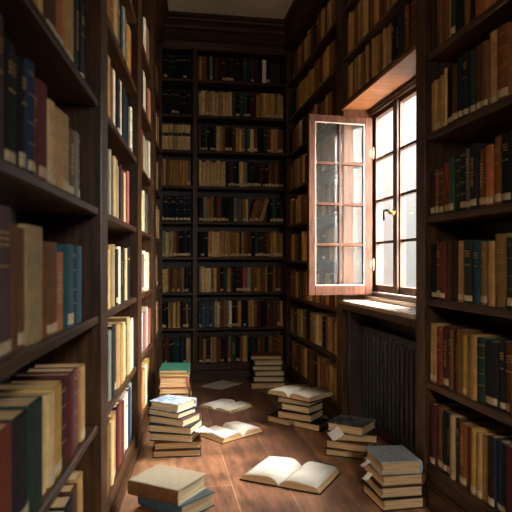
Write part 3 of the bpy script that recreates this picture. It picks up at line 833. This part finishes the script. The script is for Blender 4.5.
# ------------------------------------------------------------------ open books
def open_book(x, y, z, rot, W, H, t, label, grp='', cover='K', tilt=0.0, lift=(1.0, 1.0)):
    """W total open width (local x), H page height (local y), t thickness of each half near the spine"""
    e = empty('open_book', (x, y, z), math.radians(rot), label, 'book', grp or None)
    hw = W / 2
    bm = bmesh.new()
    prism(bm, [(-hw - 0.006, 0.0), (-0.012, 0.0), (0.012, 0.0), (hw + 0.006, 0.0), (hw + 0.006, 0.003), (0.012, 0.004), (-0.012, 0.004), (-hw - 0.006, 0.003)], -H / 2 - 0.005, H / 2 + 0.005,
          Matrix(((1, 0, 0, 0), (0, 0, -1, 0), (0, 1, 0, 0), (0, 0, 0, 1))))
    obj('cover', bm, CM[cover], e)
    for sgn, lf in ((-1, lift[0]), (1, lift[1])):
        n = 16; top = []
        for i in range(n + 1):
            q = i / n
            zz = 0.006 + t * lf * (math.sin(min(1.0, q / 0.30) * math.pi / 2) ** 0.8) * (1 - 0.38 * max(0, (q - 0.30) / 0.70) ** 1.5)
            top.append((sgn * (0.0015 + q * (hw - 0.016)), zz))
        end_z = top[-1][1]
        out = [(sgn * 0.0015, 0.004)] + top + [(sgn * (hw - 0.001), 0.0045)]
        bm = bmesh.new()
        M = Matrix(((1, 0, 0, 0), (0, 0, -1, 0), (0, 1, 0, 0), (0, 0, 0, 1)))
        prism(bm, out, -H / 2, H / 2, M)
        for f in bm.faces:
            f.normal_update()
        for f in bm.faces:
            nz = abs(f.normal.z); f.material_index = 1
            c = f.calc_center_median()
            if nz > 0.5 and c.z > 0.007 and abs(c.x) < hw - 0.012: f.material_index = 0; f.smooth = True
        obj('page_block', bm, [leaf_paper, pages_lie], e)
        # one loose leaf lifting above the block
        bm = bmesh.new(); m = 10; k = 0.004 * lf
        lo, hi = [], []
        for i in range(m + 1):
            q = i / m
            base = 0.0075 + t * lf * (math.sin(min(1.0, q / 0.30) * math.pi / 2) ** 0.8) * (1 - 0.38 * max(0, (q - 0.30) / 0.70) ** 1.5)
            xx = sgn * (0.002 + q * (hw - 0.022)); zz = base + k * q * q
            lo.append((xx, zz)); hi.append((xx, zz + 0.0006))
        prism(bm, lo + hi[::-1], -H / 2 + 0.002, H / 2 - 0.002, M, 0, True)
        obj('page', bm, leaf_paper, e)
    return e
open_book(0.668, 2.885, 0.0005, -36, 0.42, 0.30, 0.034, 'large thick open book lying on the bare floor in the aisle centre')
open_book(0.462, 3.665, 0.0005, 35, 0.34, 0.215, 0.036, 'open book with a thick left half, lying right of the tall left pile', cover='b')
open_book(0.505, 4.36, 0.0005, -47, 0.31, 0.26, 0.020, 'thin open book on the floor, furthest of the three open floor books', cover='e')
open_book(0.945, 3.80, z5 + 0.001, -52, 0.36, 0.26, 0.034, 'open book spread on top of the middle pile of books', cover='d')

# ------------------------------------------------------------------ loose papers
def sheet(name, x, y, z, rot, w, h, label, curl=0.004, cat='paper', tilt=(0, 0), jag=0.0, th=0.0006):
    bm = bmesh.new(); nx, ny = 8, 8; g = []
    r2 = random.Random(int(w * 1e4))
    for s in (0, 1):
        rows = []
        for i in range(nx + 1):
            rw = []
            for j in range(ny + 1):
                u, v = i / nx - .5, j / ny - .5
                zz = curl * (abs(u) * 2) ** 2 * (1 + v) + s * th
                jx = jag * math.sin(j * 2.3) if i in (0, nx) else 0
                jy = jag * math.sin(i * 1.9 + 1) if j in (0, ny) else 0
                rw.append(bm.verts.new((u * w + jx, v * h + jy, zz)))
            rows.append(rw)
        g.append(rows)
    for s in (0, 1):
        for i in range(nx):
            for j in range(ny):
                q = [g[s][i][j], g[s][i + 1][j], g[s][i + 1][j + 1], g[s][i][j + 1]]
                bm.faces.new(q if s else q[::-1])
    def edge(a, b): 
        for k in range(len(a) - 1): bm.faces.new((a[k], a[k + 1], b[k + 1], b[k]))
    edge([g[0][i][0] for i in range(nx + 1)], [g[1][i][0] for i in range(nx + 1)])
    edge([g[0][i][ny] for i in range(nx, -1, -1)], [g[1][i][ny] for i in range(nx, -1, -1)])
    edge([g[0][0][j] for j in range(ny, -1, -1)], [g[1][0][j] for j in range(ny, -1, -1)])
    edge([g[0][nx][j] for j in range(ny + 1)], [g[1][nx][j] for j in range(ny + 1)])
    o = obj(name, bm, white_paper, None)
    o.location = (x, y, z); o.rotation_euler = (math.radians(tilt[0]), math.radians(tilt[1]), math.radians(rot))
    o['label'] = label; o['category'] = cat
    return o
sheet('loose_pamphlet', 0.565, 5.14, 0.001, -46, .23, .30, 'flat pale sheet of paper on the floor before the back bookcase', 0.006, th=0.003)
sheet('paper_sheet', 0.235, 3.36, 0.130, 25, .12, .15, 'loose white sheet jutting from the middle of the tall left pile', 0.003, tilt=(0, 9))
sheet('paper_scrap', 0.985, 3.14, 0.127, 10, .075, .06, 'crumpled white scrap poking from the pile in front of the radiator', 0.008, tilt=(35, -25), jag=0.002)
for k, (dx, dy, z, tx) in enumerate(((-0.112, 0.06, 0.148, 0), (-0.114, 0.03, 0.098, 0))):
    sheet('paper_slip', 1.07 + dx, 2.53 + dy, z + 0.004, 5 + 20 * k, .045, .03,
          ('upper' if k == 0 else 'lower') + ' white paper slip sticking out of the pile beside the near right bookcase', 0.002, tilt=(0, -30), jag=0.003)
